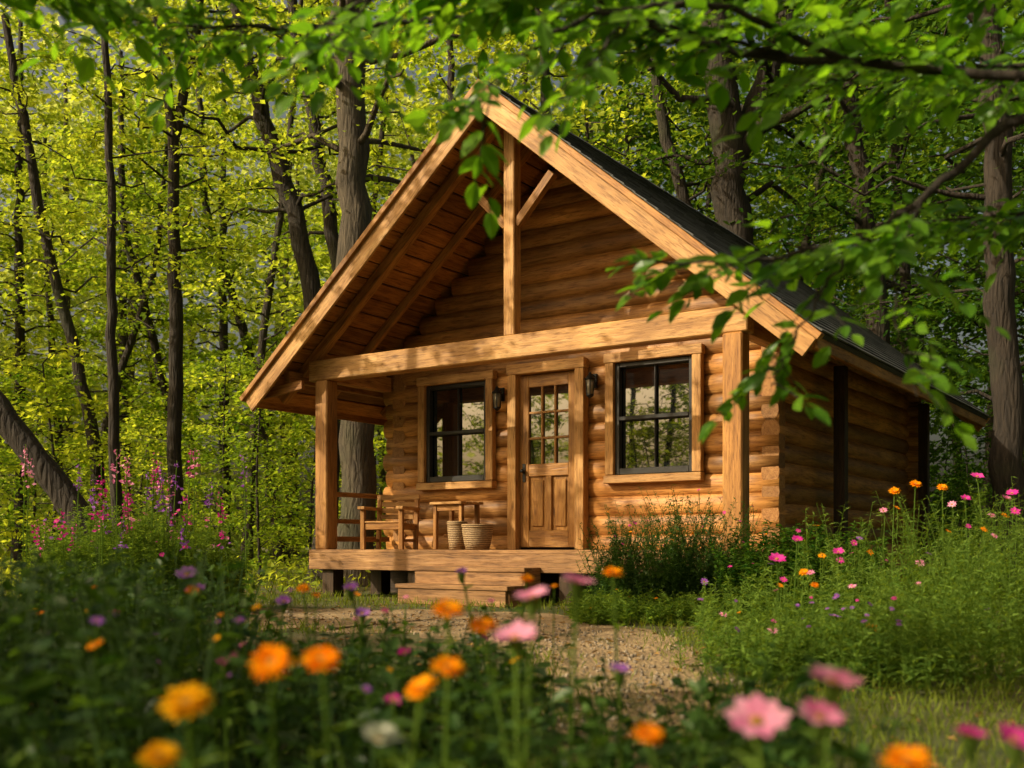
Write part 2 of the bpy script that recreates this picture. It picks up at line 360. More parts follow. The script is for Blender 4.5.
def window(u0,u1,z0,z1):
    w=empty('window',(0,0,0),0,cab); v=D-0.01; t=0.115
    um=(u0+u1)/2; zm=(z0+z1)/2
    beam('glass',(u0+.1,D+0.09,zm),(u1-.1,D+0.09,zm),0.02,z1-z0-.2,'glass',w,bev=0)
    beam('frame_left',(u0+t/2,v,z0+t),(u0+t/2,v,z1-t),t,0.10,'trim',w)
    beam('frame_right',(u1-t/2,v,z0+t),(u1-t/2,v,z1-t),t,0.10,'trim',w)
    beam('frame_top',(u0-.015,v-.004,z1-t/2),(u1+.015,v-.004,z1-t/2),0.11,t,'trim',w)
    beam('sill',(u0-.01,v-.012,z0+t/2),(u1+.01,v-.012,z0+t/2),0.12,t*0.85,'trim',w)
    a,b,c,d=u0+t,u1-t,z0+t,z1-t; y=D+0.03; k=0.06
    beam('sash_l',(a+k/2,y,c),(a+k/2,y,d),k,0.08,'sash',w)
    beam('sash_r',(b-k/2,y,c),(b-k/2,y,d),k,0.08,'sash',w)
    beam('sash_t',(a+k,y,d-k/2),(b-k,y,d-k/2),0.076,k,'sash',w)
    beam('sash_b',(a+k,y,c+k/2+.01),(b-k,y,c+k/2+.01),0.076,k*1.3,'sash',w)
    beam('meeting_rail',(a+k,y-.006,zm),(b-k,y-.006,zm),0.08,0.05,'sash',w)
    beam('muntin_v_top',(um,y+.02,zm+.03),(um,y+.02,d-k),0.02,0.035,'sash',w)
    beam('muntin_v_bottom',(um,y+.02,c+k),(um,y+.02,zm-.03),0.02,0.035,'sash',w)
window(-2.32,-1.05,1.43,3.0); window(0.65,1.93,1.43,3.04)
dr=empty('front_door',(0,0,0),0,cab); v=D-0.02
beam('jamb_left',(-0.725,v,FL),(-0.725,v,2.9),0.13,0.14,'trim',dr)
beam('jamb_right',(0.295,v,FL),(0.295,v,2.9),0.13,0.14,'trim',dr)
beam('head',(-0.80,v-.004,2.965),(0.37,v-.004,2.965),0.15,0.13,'trim',dr)
y=D+0.03; a,b=-0.655,0.225; c,d=FL+0.03,2.89
beam('stile_left',(a+.07,y,c),(a+.07,y,d),0.14,0.05,'door',dr)
beam('stile_right',(b-.07,y,c),(b-.07,y,d),0.14,0.05,'door',dr)
beam('top_rail',(a+.14,y,d-.08),(b-.14,y,d-.08),0.048,0.16,'door',dr)
beam('bottom_rail',(a+.14,y,c+.11),(b-.14,y,c+.11),0.048,0.22,'door',dr)
beam('lock_rail',(a+.14,y,1.65),(b-.14,y,1.65),0.048,0.16,'door',dr)
um=(a+b)/2
beam('centre_stile',(um,y,c+.22),(um,y,1.57),0.09,0.046,'door',dr)
beam('panel_back',(um,y+.02,c+.2),(um,y+.02,1.6),0.62,0.02,'door',dr)
for s in(-1,1): beam('raised_panel',(um+s*.172,y+.005,c+.27),(um+s*.172,y+.005,1.52),0.17,0.03,'door',dr,bev=0.012)
beam('door_glass',(a+.13,y+.015,2.23),(b-.13,y+.015,2.23),0.012,1.04,'glass',dr,bev=0)
for k in(1,2):
    x=a+.14+k*(b-a-.28)/3; beam('muntin_v',(x,y-.003,1.73),(x,y-.003,d-.16),0.03,0.04,'door',dr)
    zz=1.73+k*(d-.16-1.73)/3; beam('muntin_h',(a+.14,y,zz),(b-.14,y,zz),0.038,0.03,'door',dr)
lathe('knob',[(0,0),(.03,0.005),(.035,.02),(.02,.045),(0,.05)],dr,(a+.07,y-.07,1.62),'metal')
beam('escutcheon',(a+.07,y-.03,1.5),(a+.07,y-.03,1.74),0.045,0.012,'metal',dr)
def w2(u,v,z): 
    return Vector((C.x+u*math.cos(YAW)-v*math.sin(YAW),C.y+u*math.sin(YAW)+v*math.cos(YAW),z))
for u,zz in((-0.93,2.60),(0.475,2.66)):
    e=empty('wall_lantern',w2(u,D-0.12,zz),YAW)
    beam('back_plate',(0,0.12,-.02),(0,.12,.16),0.07,0.03,'metal',e)
    beam('arm',(0,0.11,.13),(0,0,.15),0.015,0.015,'metal',e)
    lathe('cap',[(0.005,.17),(.02,.15),(.03,.125),(.075,.085),(.078,.075),(.0,.074)],e,(0,0,0),'metal',6)
    lathe('glass_body',[(0.001,-.12),(.045,-.12),(.06,.07),(0.001,.073)],e,(0,0,0),'lglass',6)
    lathe('base',[(0.001,-.16),(.02,-.15),(.05,-.125),(.05,-.11),(0,-.11)],e,(0,0,0),'metal',6)
    for k in range(6):
        t=k*math.pi/3; beam('bar',(.047*math.cos(t),.047*math.sin(t),-.12),(.062*math.cos(t),.062*math.sin(t),.075),.008,.008,'metal',e,bev=0)
V0,V1=-0.47,7.75
for s in(-1,1):
    d_=np.array([s*math.cos(ANG),0,-math.sin(ANG)]); n_=np.array([s*math.sin(ANG),0,math.cos(ANG)]); Ls=HS/math.cos(ANG)
    def P(sl,v,h): return tuple(np.array([0,v,AP])+d_*sl+n_*h)
    mb=MB()
    q=[P(0.0,V0,0),P(0.0,V1,0),P(Ls,V1,0),P(Ls,V0,0),P(0.04,V0,-.05),P(0.04,V1,-.05),P(Ls,V1,-.05),P(Ls,V0,-.05)]
    mb.add(q,[[0,1,2,3],[7,6,5,4],[0,3,7,4],[3,2,6,7],[2,1,5,6],[1,0,4,5]],0,0.2)
    ne=30; ex=Ls/ne
    for k in range(ne):
        vv=V0-0.03-(0.15 if k%2 else 0)
        while vv<V1+0.03:
            wd=0.30*(0.9+0.2*random.random()); a0=max(vv+.003,V0-.03); b0=min(vv+wd,V1+.03)
            if b0-a0>0.03:
                s0=k*ex-0.02 if k else 0; s1=(k+1)*ex+0.012+random.uniform(-.004,.004)
                lo=0.004; hi2=0.026
                q=[P(s0,a0,lo+.008),P(s0,b0,lo+.008),P(s1,b0,hi2),P(s1,a0,hi2),P(s0,a0,lo),P(s0,b0,lo),P(s1,b0,hi2-.016),P(s1,a0,hi2-.016)]
                mb.add(q,[[0,1,2,3],[7,6,5,4],[0,3,7,4],[3,2,6,7],[2,1,5,6],[1,0,4,5]],0,random.random())
            vv+=wd
    o=mb.obj('shingle_roof_slope',['shingle']); o.parent=cab
    nb=20; bw=(Ls-.06)/nb
    for k in range(nb):
        sc=0.05+bw*(k+.5)
        beam('soffit_board',P(sc,V0+.02,-.070-.008*(k%2)),P(sc,V1-.02,-.070-.008*(k%2)),bw-.016,0.03,'board',cab,up=n_,bev=.008)
    off=0.0 if s>0 else 0.004
    beam('rake_board',P(0.0,V0-.015-off,-.165),P(Ls+.02,V0-.015-off,-.165),0.04,0.22,'trim',cab,up=n_)
    beam('rake_upper_board',P(0.0,V0-.033-off,-.035),P(Ls+.05,V0-.033-off,-.035),0.09,0.07,'post',cab,up=n_)
    beam('rear_rake_board',P(0.0,V1+.015+off,-.135),P(Ls+.02,V1+.015+off,-.135),0.04,0.27,'trim',cab,up=n_)
    beam('eave_fascia',P(Ls+.005,V0+.03,-.09),P(Ls+.005,V1-.03,-.09),0.03,0.15,'post',cab)
    for vv,hh in((0.0,0.13),(0.80,0.11)):
        beam('rafter',P(0.1,vv+off,-.097-hh/2),P(Ls-.15,vv+off,-.097-hh/2),0.11 if vv==0 else 0.07,hh,'post',cab,up=n_)
    for k in range(7):
        vv=D+0.8+k*0.8
        beam('rafter_tail',P(Ls*0.76,vv,-.15),P(Ls-.15,vv,-.15),0.08,0.10,'post',cab,up=n_)
mb=MB()
for k in range(28):
    a0=V0-.03+k*.296
    dx=.15*math.cos(ANG); dz=.15*math.sin(ANG); t=.035+.006*(k%2)
    mb.add([(-dx,a0,AP-dz+t),(0,a0,AP+t),(0,a0+.3,AP+t+.006),(-dx,a0+.3,AP-dz+t+.006)],[[0,1,2,3]],0,random.random())
    mb.add([(dx,a0,AP-dz+t),(dx,a0+.3,AP-dz+t+.006),(0,a0+.3,AP+t+.006),(0,a0,AP+t)],[[0,1,2,3]],0,random.random())
o=mb.obj('ridge_cap',['shingle']); o.parent=cab
beam('porch_beam',(-3.10,0,2.985),(3.03,0,2.985),0.2,0.27,'trim',cab,bev=.012)
beam('king_post',(0.1,-.002,3.122),(0.1,-.002,5.6),0.15,0.15,'trim',cab,bev=.01)
for s in(-1,1):
    beam('king_brace',(0.1+s*.07,0.003*s,4.42),(0.1+s*.56,0.003*s,4.93),0.09,0.10,'post',cab)
    beam('side_plate',(s*2.9,.11,2.95),(s*2.9,D-.02,2.95),0.15,0.20,'post',cab)
    beam('side_eave_beam',(s*3.3,-.3,2.91),(s*3.3,V1-.6,2.91),0.1,0.14,'post',cab)
    beam('porch_post',(s*2.87,0,FL),(s*2.87,0,2.848),0.215,0.215,'post',cab,bev=.015)
beam('return_left',(-3.78,-.30,2.70),(-3.0,-.30,2.78),0.05,0.12,'board',cab)
for vv in(2.7,6.9): beam('side_prop',(3.12,vv,0.0),(3.12,vv,2.86),0.14,0.14,'darkwood',cab)
for k in range(10):
    vv=-0.17+k*0.146+.07
    beam('deck_board',(-3.02,vv,FL-.02),(3.0,vv,FL-.02),0.138,0.04,'deck',cab,bev=.004)
beam('deck_fascia',(-3.03,-.145,.475),(3.01,-.145,.475),0.04,0.225,'deck',cab)
beam('deck_side_joist',(-3.0,-.12,.47),(-3.0,D,.47),0.04,0.2,'deck',cab)
beam('deck_side_joist',(2.98,-.12,.47),(2.98,D,.47),0.04,0.2,'deck',cab)
for u in(-2.75,-1.3,0.9,2.7):
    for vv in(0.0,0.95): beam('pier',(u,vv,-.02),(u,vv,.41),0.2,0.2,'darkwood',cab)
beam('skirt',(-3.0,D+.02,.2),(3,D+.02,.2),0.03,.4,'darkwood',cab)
st=empty('porch_steps',(0,0,0),0,cab)
u0,u1=-0.98,0.60
beam('tread',(u0,-.33,.40),(u1,-.33,.40),.34,.05,'deck',st)
beam('riser',(u0+.03,-.47,.285),(u1-.03,-.47,.285),.03,.178,'deck',st)
beam('tread',(u0,-.66,.205),(u1,-.66,.205),.36,.05,'deck',st)
beam('riser',(u0+.03,-.81,.09),(u1-.03,-.81,.09),.03,.178,'deck',st)
for u in(u0+.02,u1-.02):
    beam('stringer',(u,-.16,.19),(u,-.48,.19),.035,.37,'deck',st); beam('stringer',(u,-.485,.09),(u,-.79,.09),.034,.178,'deck',st)
rl=empty('porch_railing',(0,0,0),0,cab)
beam('top_rail',(-2.88,.11,1.36),(-2.88,D-.02,1.36),.11,.06,'post',rl)
beam('mid_rail',(-2.88,.11,1.0),(-2.88,D-.02,1.0),.05,.06,'post',rl)
beam('bottom_rail',(-2.88,.11,.76),(-2.88,D-.02,.76),.05,.07,'post',rl)

def chair(name,loc,rz):
    e=empty(name,loc,rz)
    for x in(-.27,.27):
        beam('front_leg',(x,-.25,0),(x,-.25,.52),.06,.06,'post',e); beam('rear_leg',(x,.24,0),(x,.30,.68),.06,.05,'post',e)
        beam('armrest',(x,-.32,.545),(x,.31,.545),.10,.04,'trim',e); beam('side_rail',(x,-.21,.30),(x,.25,.30),.03,.08,'post',e)
        beam('lower_rail',(x,-.21,.12),(x,.25,.12),.025,.04,'post',e)
    beam('front_apron',(-.24,-.25,.30),(.24,-.25,.30),.03,.08,'post',e)
    for k in range(6): beam('seat_slat',(-.29,-.235+k*.088,.36-k*.006),(.29,-.235+k*.088,.36-k*.006),.075,.022,'trim',e)
    for k in range(3): beam('back_slat',(-.24,.262+k*.012,.44+k*.085),(.24,.262+k*.012,.44+k*.085),.018,.065,'trim',e)
    beam('top_rail',(-.31,.305,.70),(.31,.305,.70),.035,.07,'trim',e)
    return e
chair('wooden_armchair',w2(-2.20,.50,FL),YAW+0.3)
e=empty('wooden_side_table',w2(-1.28,.75,FL),YAW-.1)
for k in range(4): beam('top_board',(-.28,-.165+k*.11,.60),(.28,-.165+k*.11,.60),.104,.035,'trim',e)
for x in(-.23,.23):
    for y in(-.15,.15): beam('leg',(x,y,0),(x*.97,y,.583),.055,.055,'post',e)
beam('apron',(-.2,-.15,.54),(.2,-.15,.54),.025,.08,'post',e); beam('stretcher',(-.22,0,.18),(.22,0,.18),.03,.04,'post',e)
for (u,vv,s,h) in((-.93,.30,.125,.34),(-.56,.22,.19,.30)):
    e=empty('wicker_basket',w2(u,vv,FL+.002),0)
    lathe('woven_body',[(0.001,0),(s*.75,0),(s*.88,h*.3),(s,h*.8),(s*.97,h),(s*1.03,h*1.02),(s*1.04,h*.96),(s*.98,h*.93),(s*.94,h*.98),(s*.9,h*.7),(s*.7,.03),(0.001,.03)],e,(0,0,0),'wicker',32)
    for k in(.0,1): lathe('rim_braid',[(s*1.0,h*(.9+k*.08)),(s*1.06,h*(.93+k*.08)),(s*1.0,h*(.96+k*.08))],e,(0,0,0),'wicker',32)

# ---------------------------------------------------------------- ground, path
mb=MB(); n=81; ax=np.linspace(-1,1,n); ax=np.sign(ax)*abs(ax)**2.2*220
X,Y=np.meshgrid(ax,ax+0,indexing='ij'); Rr=np.hypot(X,Y-12)
Z=np.where(Rr>14,0.35*np.sin(X*.21+1)*np.cos(Y*.17)*np.clip((Rr-14)/15,0,1),0)
v=np.stack([X,Y,Z],-1).reshape(-1,3); i,j=np.meshgrid(np.arange(n-1),np.arange(n-1),indexing='ij')
a=(i*n+j).ravel(); mb.add(v,np.stack([a,a+n,a+n+1,a+1],-1),0,.5,True); mb.obj('ground',['ground'])
mb=MB()
def pathmesh(ctrl,wd):
    p=smoothpath(ctrl,60); t=nrm(np.gradient(p,axis=0)); s=np.stack([-t[:,1],t[:,0],0*t[:,0]],-1)
    w=np.interp(np.linspace(0,1,60),np.linspace(0,1,len(wd)),wd)
    l=p+s*(w*(1+.12*rng.normal(size=60)))[:,None]; r_=p-s*(w*(1+.12*rng.normal(size=60)))[:,None]
    k=np.arange(59)*2; mb.add(np.stack([l,r_],1).reshape(-1,3),np.stack([k+1,k+3,k+2,k],-1),0,.5)
    return p,w
pp,pw=pathmesh([(-9,13.2,.004),(-5,11.2,.004),(-2.6,10.3,.004),(-0.6,9.8,.004),(0.3,8.2,.004),(0.65,6.6,.004),(.55,4.6,.004),(.1,2.6,.004)],[.7,.9,1.2,1.5,.85,.55,.4,.3])
mb.obj('gravel_path',['path'])
mb=MB()
cube=np.array([[-1,-1,-1],[1,-1,-1],[1,1,-1],[-1,1,-1],[-1,-1,1],[1,-1,1],[1,1,1],[-1,1,1]])*.5
cf=np.array([[0,3,2,1],[4,5,6,7],[0,1,5,4],[1,2,6,5],[2,3,7,6],[3,0,4,7]])
for _ in range(2200):
    k=rng.integers(60); s=rng.uniform(.006,.018)*(2 if rng.random()<.03 else 1)
    c=pp[k]+np.array([rng.normal()*pw[k]*.6,rng.normal()*.6,s*.25])
    mb.add(c+cube*s*rng.uniform(.6,1.4,3)*(1+.25*rng.normal(size=(8,3))),cf,0,rng.random(),True)
mb.obj('gravel_stones',['stone'])
mb=MB(); n=7500
c=np.stack([rng.uniform(-12,9,n),rng.uniform(3,20,n),np.full(n,.012)],-1)
leaves(mb,c,rdir(n,.1),rng.normal(size=(n,3))*.25+[0,0,1],rng.uniform(.03,.075,n),rng.uniform(.02,.045,n),0,hero=False)
mb.obj('fallen_leaves',['dead'])

# ---------------------------------------------------------------- herbs
def stems(mb,base,h,lean,mat,w=.006):
    n=len(base); d=rdir(n,0)*lean
    mid=base+d*.35*h[:,None]+np.array([0,0,1])*(h*.55)[:,None]; top=base+d*h[:,None]+np.array([0,0,1])*h[:,None]
    for ax_ in((1,0,0),):
        s=np.array(ax_)*w*.5
        v=np.stack([base-s,base+s,mid+s,mid-s,top+s*.5,top-s*.5],1)
        o=np.arange(n)[:,None,None]*6; f=o+np.array([[0,1,2,3],[3,2,4,5]])[None]
        mb.add(v.reshape(-1,3),f.reshape(-1,4),mat,.4)
    return mid,top
def patch(mb,pts,h,lean,per,Ll,Wr,smat,lmat,hero=False,upd=.35,lo=.1):
    n=len(pts); base=np.c_[pts,np.zeros(n)]
    mid,top=stems(mb,base,h,lean,smat)
    t=rng.uniform(lo,1,(n,per))
    P=np.where(t[...,None]<.55,base[:,None]+(mid-base)[:,None]*(t/.55)[...,None],mid[:,None]+(top-mid)[:,None]*((t-.55)/.45)[...,None]).reshape(-1,3)
    m_=len(P); d=rdir(m_,0)+np.array([0,0,1])*(upd+rng.normal(size=m_)*.35)[:,None]
    Ls=Ll*(1.15-.6*t.ravel())*rng.uniform(.7,1.3,m_)
    leaves(mb,P,d,rng.normal(size=(m_,3))*.35+[0,0,1],Ls,Ls*Wr,lmat,hero=hero,curl=.15)
    return top
def dome(mb,c,nr,r,mat):
    c=np.array(c); nr=nrm(np.array(nr,float)); a=nrm(np.cross(nr,[.3,.9,.1])); b=np.cross(nr,a); th=np.linspace(0,2*np.pi,8,endpoint=False)
    vs=[c+(a*math.cos(t)+b*math.sin(t))*r*q+nr*h*r for q,h in((1,0),(.7,.35),(.05,.5)) for t in th]
    f=[[i*8+j,i*8+(j+1)%8,(i+1)*8+(j+1)%8,(i+1)*8+j] for i in(0,1) for j in range(8)]
    mb.add(vs,f,mat,.5,True)
def flower(mb,c,nr,r,npet,pm,cm,cup=.2,rows=1,wf=1.0,hero=True,cr=.28):
    nr=nrm(np.array(nr,float)); a=nrm(np.cross(nr,[.3,.9,.1])); b=np.cross(nr,a); c=np.array(c,float)
    for k in range(rows):
        th=np.linspace(0,2*np.pi,npet,endpoint=False)+k*.2+rng.normal(size=npet)*.06; cu=cup+k*.35
        rad=np.cos(th)[:,None]*a+np.sin(th)[:,None]*b
        d=rad*math.cos(cu)+nr*(math.sin(cu)+rng.normal(size=npet)*.06)[:,None]
        Ln=r*(1-.18*k)*rng.uniform(.88,1.08,npet)
        leaves(mb,c+rad*r*.08+nr*k*.002,d,np.repeat(nr[None],npet,0),Ln,2*math.pi*r*.62/npet*1.25*wf,pm,hero=hero,fold=.1,curl=.12)
    dome(mb,c+nr*r*.03,nr,r*cr,cm)
def vstem(mb,x,y,z,mat,r=.003,bend=.06):
    bx,by=x+rng.normal()*bend,y+rng.normal()*bend
    p=smoothpath([(bx,by,0),(bx*.6+x*.4,by*.6+y*.4,z*.5),(x,y,z)],8); tube(mb,p,r,5,mat)
    return p
mb=MB(); n=1450
px=rng.uniform(-3.2,.75,n); py=rng.uniform(1.75,5.6,n)
clump=.5+.5*np.sin(px*3.1+py*1.3)*np.cos(py*2.3-px)
hh=np.where(px<-.9*py*.28, rng.uniform(.34,.56,n)+.12*clump, rng.uniform(.16,.34,n)+.12*clump)
hh*=np.clip(1.1-.03*(py-2),.6,1.2)
keep=~((px>.1)&(py>3.4))&~((px>-1.2)&(py>4.6)); px,py,hh=px[keep],py[keep],hh[keep]
patch(mb,np.c_[px,py],hh,.25,12,.08,.5,0,0,True)
mb.obj('flower_bed_foliage',['herb'])
mb=MB(); n=480
px=rng.uniform(-1.3,.7,n); py=rng.uniform(1.15,1.9,n); hh=rng.uniform(.18,.36,n)
patch(mb,np.c_[px,py],hh,.2,12,.06,.35,0,0,True)
mb.obj('low_flower_foliage',['herbl'])
mb=MB(); n=600
px=rng.uniform(-5.8,-2.0,n); py=rng.uniform(4.5,7.5,n); hh=rng.uniform(.25,.62,n)
patch(mb,np.c_[px,py],hh,.25,14,.085,.42,0,0,True); mb.obj('leafy_undergrowth',['herb'])

mats=['herbl','disc','orange','yellow','pink','magenta','purple','white']
ci={k:i for i,k in enumerate(mats)}
def heroflower(name,kind,x,y,z,r,tilt):
    mb=MB(); p=vstem(mb,x,y,z,0,.0035,.05)
    nr=(tilt[0],tilt[1],1.0)
    if kind in('orange','yellow'): flower(mb,(x,y,z),nr,r,17,ci[kind],1,.12,2,1.1)
    elif kind=='white': flower(mb,(x,y,z),nr,r,10,ci[kind],1,.5,3,1.1)
    else:
        flower(mb,(x,y,z),nr,r,9,ci[kind],1,.42,1,1.25,cr=.26)
        tube(mb,[(x,y,z-.035),(x,y,z-.02),(x,y,z)],[.003,.010,.012],8,0)
    k=9; t=rng.uniform(.15,.92,k); q=interp(p,t)
    leaves(mb,q,rdir(k,0)+np.array([0,0,.5]),np.tile([0,0,1.],(k,1)),rng.uniform(.04,.08,k),rng.uniform(.012,.022,k),0,hero=True,curl=.2)
    mb.obj(name,mats)
for kind,x,y,z,r,tl in[
 ('orange',-.107,1.8,.571,.030,(.1,-.4)),('orange',-.335,1.5,.516,.031,(-.1,-1.2)),('orange',-.283,1.6,.509,.031,(.1,-.5)),
 ('yellow',-.423,1.4,.474,.037,(-.1,-.45)),('orange',-.134,1.6,.467,.027,(-.5,-.4)),('orange',-.101,1.7,.486,.028,(.2,-.4)),
 ('orange',-.049,1.8,.543,.030,(.1,-.2)),('orange',.244,2.6,.612,.027,(.1,-.3)),('orange',.177,1.4,.433,.022,(.2,-.4)),('orange',.478,1.3,.418,.032,(0,-.3)),
 ('yellow',-.425,1.3,.424,.026,(.1,-.4)),('orange',.042,3.0,.585,.020,(.1,-.5)),('orange',-.83,2.8,.56,.02,(.1,-.5)),('orange',-.62,3.2,.55,.022,(.1,-.5))]:
    heroflower('marigold_flower',kind,x,y,z,r,tl)
for kind,x,y,z,r,tl in[
 ('pink',.035,1.8,.593,.032,(-.2,-.2)),('pink',.115,1.9,.613,.032,(.2,-.2)),('pink',.006,1.7,.532,.038,(-.1,-.25)),
 ('pink',.447,1.5,.488,.040,(.2,-.25)),('pink',.319,1.4,.450,.042,(-.1,-.7)),('pink',.415,1.45,.447,.034,(.2,-.45)),
 ('magenta',.654,1.4,.426,.028,(.2,-.5)),('magenta',.596,1.4,.433,.022,(.1,-.2)),('purple',.19,1.9,.459,.020,(.1,-.3)),
 ('purple',-.906,3,.596,.035,(0,-.5)),('purple',-.898,3.05,.549,.032,(0,-.5)),('purple',-.72,3.4,.50,.03,(0,-.5)),('purple',-.5,3.6,.45,.03,(0,-.5)),
 ('magenta',-.64,2.4,.42,.02,(0,-.5)),('magenta',-.3,3.0,.38,.02,(0,-.5)),('purple',-.45,3.0,.56,.022,(0,-.5)),('purple',-.15,3.2,.6,.02,(0,-.5)),('white',-.172,1.4,.426,.028,(.2,-.3))]:
    heroflower('wild_pink_flower' if kind!='white' else 'white_flower',kind,x,y,z,r,tl)
mb=MB()
for k in range(36):
    y=rng.uniform(2.0,4.2); x=rng.uniform(-.46,.10)*y; z=rng.uniform(.36,.55)
    vstem(mb,x,y,z,0,.0025,.05); kd=['purple','magenta','orange','pink','purple','yellow'][rng.integers(6)]
    flower(mb,(x,y,z),(rng.normal()*.3,-.5,1),rng.uniform(.010,.020),9,ci[kd],1,.25,1,1.1,hero=False)
mb.obj('small_wildflowers',mats)

def bush(name,pts,h,per,Ll,Wr,fl,nfl,fr=.025,extra=.08,mat='herbl',lean=.25):
    mb=MB(); top=patch(mb,pts,h,lean,per,Ll,Wr,0,0)
    mm=[mat,'disc']+fl
    idx=rng.choice(len(top),min(nfl,len(top)),replace=False) if nfl else []
    for q in idx:
        x,y,z=top[q]; z2=z+rng.uniform(0,extra); tube(mb,[(x,y,z*.8),(x+.01,y,z2*.95),(x,y,z2)],.003,4,0)
        k=2+rng.integers(len(fl)); r=fr*rng.uniform(.6,1.2)
        flower(mb,(x,y,z2),(rng.normal()*.4,-.6+rng.normal()*.4,1),r,9,k,1,.2,1,1.1,hero=False,cr=.25)
    return mb.obj(name,mm)
n=680; px=rng.uniform(1.15,4.9,n); py=rng.uniform(5.0,8.6,n)
k=(px>1.0+.12*(py-5)+.0)&(px<.56*py+.3); px,py=px[k],py[k]
cl=.5+.5*np.sin(px*2.7+1)*np.cos(py*2.1)
hh=rng.uniform(.62,1.05,len(px))*(.28+np.clip((px-1.4)*.31,0,.68)+np.clip((py-6.5)*.06,0,.12))*(.8+.4*cl)
bush('cosmos_bush',np.c_[px,py],hh,46,.085,.17,['magenta','pink','orange','purple'],42,.03,.12)
n=220; px=rng.normal(1.75,.33,n); py=rng.normal(5.5,.3,n)
bush('lavender_clump',np.c_[px,py],rng.uniform(.2,.38,n),40,.07,.2,['purple','purple','magenta'],26,.016,.08)
for kind,x,y,z,r in[('magenta',1.478,6,.60,.05),('magenta',1.67,6.3,.71,.035),('magenta',1.85,6.1,.64,.035),('orange',1.6,5.9,.53,.028),('orange',1.66,5.9,.46,.026),
  ('orange',2.63,7.4,1.05,.04),('orange',2.85,7.6,1.11,.045),('orange',3.0,7.5,1.08,.04),('magenta',3.2,7.4,1.15,.045),('pink',3.45,7.5,1.0,.04),('magenta',2.95,7,.98,.035),('magenta',3.3,7.1,1.02,.04)]:
    heroflower('cosmos_flower',kind,x,y,z,r,(rng.normal()*.2,-.6))
n=90; px=rng.normal(3.0,.4,n); py=rng.normal(7.5,.2,n)
bush('cosmos_bush',np.c_[px,py],rng.uniform(.7,1.1,n),60,.085,.15,['orange','magenta'],5,.03,.1)
n=400; th=rng.uniform(0,2*np.pi,n); rr=np.sqrt(rng.random(n)); px=1.58+.85*rr*np.cos(th); py=10.3+.55*rr*np.sin(th)
bush('feathery_shrub',np.c_[px,py],(1.15-.45*rr**2)*rng.uniform(.6,1.1,n),66,.085,.22,['orange','magenta'],24,.018,.06,mat='herb',lean=.3)
n=300; th=rng.uniform(0,2*np.pi,n); rr=np.sqrt(rng.random(n)); px=2.6+.7*rr*np.cos(th); py=9.5+.5*rr*np.sin(th)
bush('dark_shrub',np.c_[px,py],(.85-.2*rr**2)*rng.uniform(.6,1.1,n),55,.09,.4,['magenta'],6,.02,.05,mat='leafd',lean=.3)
n=300; px=rng.uniform(.55,1.7,n); py=rng.uniform(9.0,10.2,n)
bush('low_herbs',np.c_[px,py],rng.uniform(.1,.28,n),20,.08,.3,['orange'],4,.02,.04,mat='herbl')
n=480; th=rng.uniform(0,2*np.pi,n); rr=np.sqrt(rng.random(n)); px=-3.85+1.1*rr*np.cos(th); py=11.0+.8*rr*np.sin(th)
o=bush('flowering_shrub',np.c_[px,py],(1.05-.35*rr**2)*rng.uniform(.6,1.15,n),60,.09,.25,['pink','purple','magenta'],60,.03,.14,mat='herbl',lean=.2)
mb=MB()
for k in range(38):
    x=rng.normal(-3.8,.55); y=rng.normal(10.5,.4); z=rng.uniform(.9,1.65)
    vstem(mb,x,y,z,0,.005,.08)
    m_=22; t=rng.random(m_); c=np.stack([x+rng.normal(size=m_)*.016,y+rng.normal(size=m_)*.016,z-.3*t],-1)
    kk=1+rng.integers(3); leaves(mb,c,rdir(m_,.3)+[0,0,-.1],rdir(m_),.04*(.4+t),.032,kk,hero=False)
mb.obj('foxglove_spires',['herbl','pink','magenta','purple'])
mb=MB()
def grass(n,x0,x1,y0,y1,h0,h1,w):
    px=rng.uniform(x0,x1,n); py=rng.uniform(y0,y1,n)
    dmin=np.min(np.hypot(px[:,None]-pp[None,:,0],py[:,None]-pp[None,:,1])-pw[None]*.95,1)
    k=dmin>rng.normal(size=n)*.18
    q=np.stack([px-C.x,py-C.y],-1); u=q[:,0]*math.cos(YAW)+q[:,1]*math.sin(YAW); vv=-q[:,0]*math.sin(YAW)+q[:,1]*math.cos(YAW)
    k&=~((abs(u)<3.1)&(vv>-.2)&(vv<7.4))&~((u>-1)&(u<.62)&(vv>-.85)&(vv<0))
    px,py=px[k],py[k]; m_=len(px); h=rng.uniform(h0,h1,m_)
    leaves(mb,np.stack([px,py,np.zeros(m_)],-1),rdir(m_,0)*.45+[0,0,1],rdir(m_,.2),h,w,0,fold=.1,curl=.25)
grass(30000,.0,5.0,2.6,8,.03,.09,.006)
grass(18000,-8,6,8,14,.04,.13,.010)
grass(10000,-14,12,14,26,.08,.25,.02)
mb.obj('grass',['grass'])
mb=MB(); n=22000
a=rng.uniform(-1.0,1.0,n); rd=13+30*rng.random(n)**.8
px=np.sin(a)*rd; py=np.cos(a)*rd
q=np.stack([px-C.x,py-C.y],-1); u=q[:,0]*math.cos(YAW)+q[:,1]*math.sin(YAW); vv=-q[:,0]*math.sin(YAW)+q[:,1]*math.cos(YAW)
k=~((abs(u)<3.4)&(vv>-1)&(vv<7.8)); px,py=px[k],py[k]
cl=np.sin(px*1.1)*np.cos(py*.9)+np.sin(px*.37+2); hz=rng.random(len(px))*(.25+.22*np.clip(cl,0,2))
L2=rng.uniform(.08,.2,len(px))
leaves(mb,np.stack([px,py,hz],-1),rdir(len(px),.5),rng.normal(size=(len(px),3))*.5+[0,0,1],L2,L2*.5,0)
mb.obj('forest_ground_cover',['leafy'])

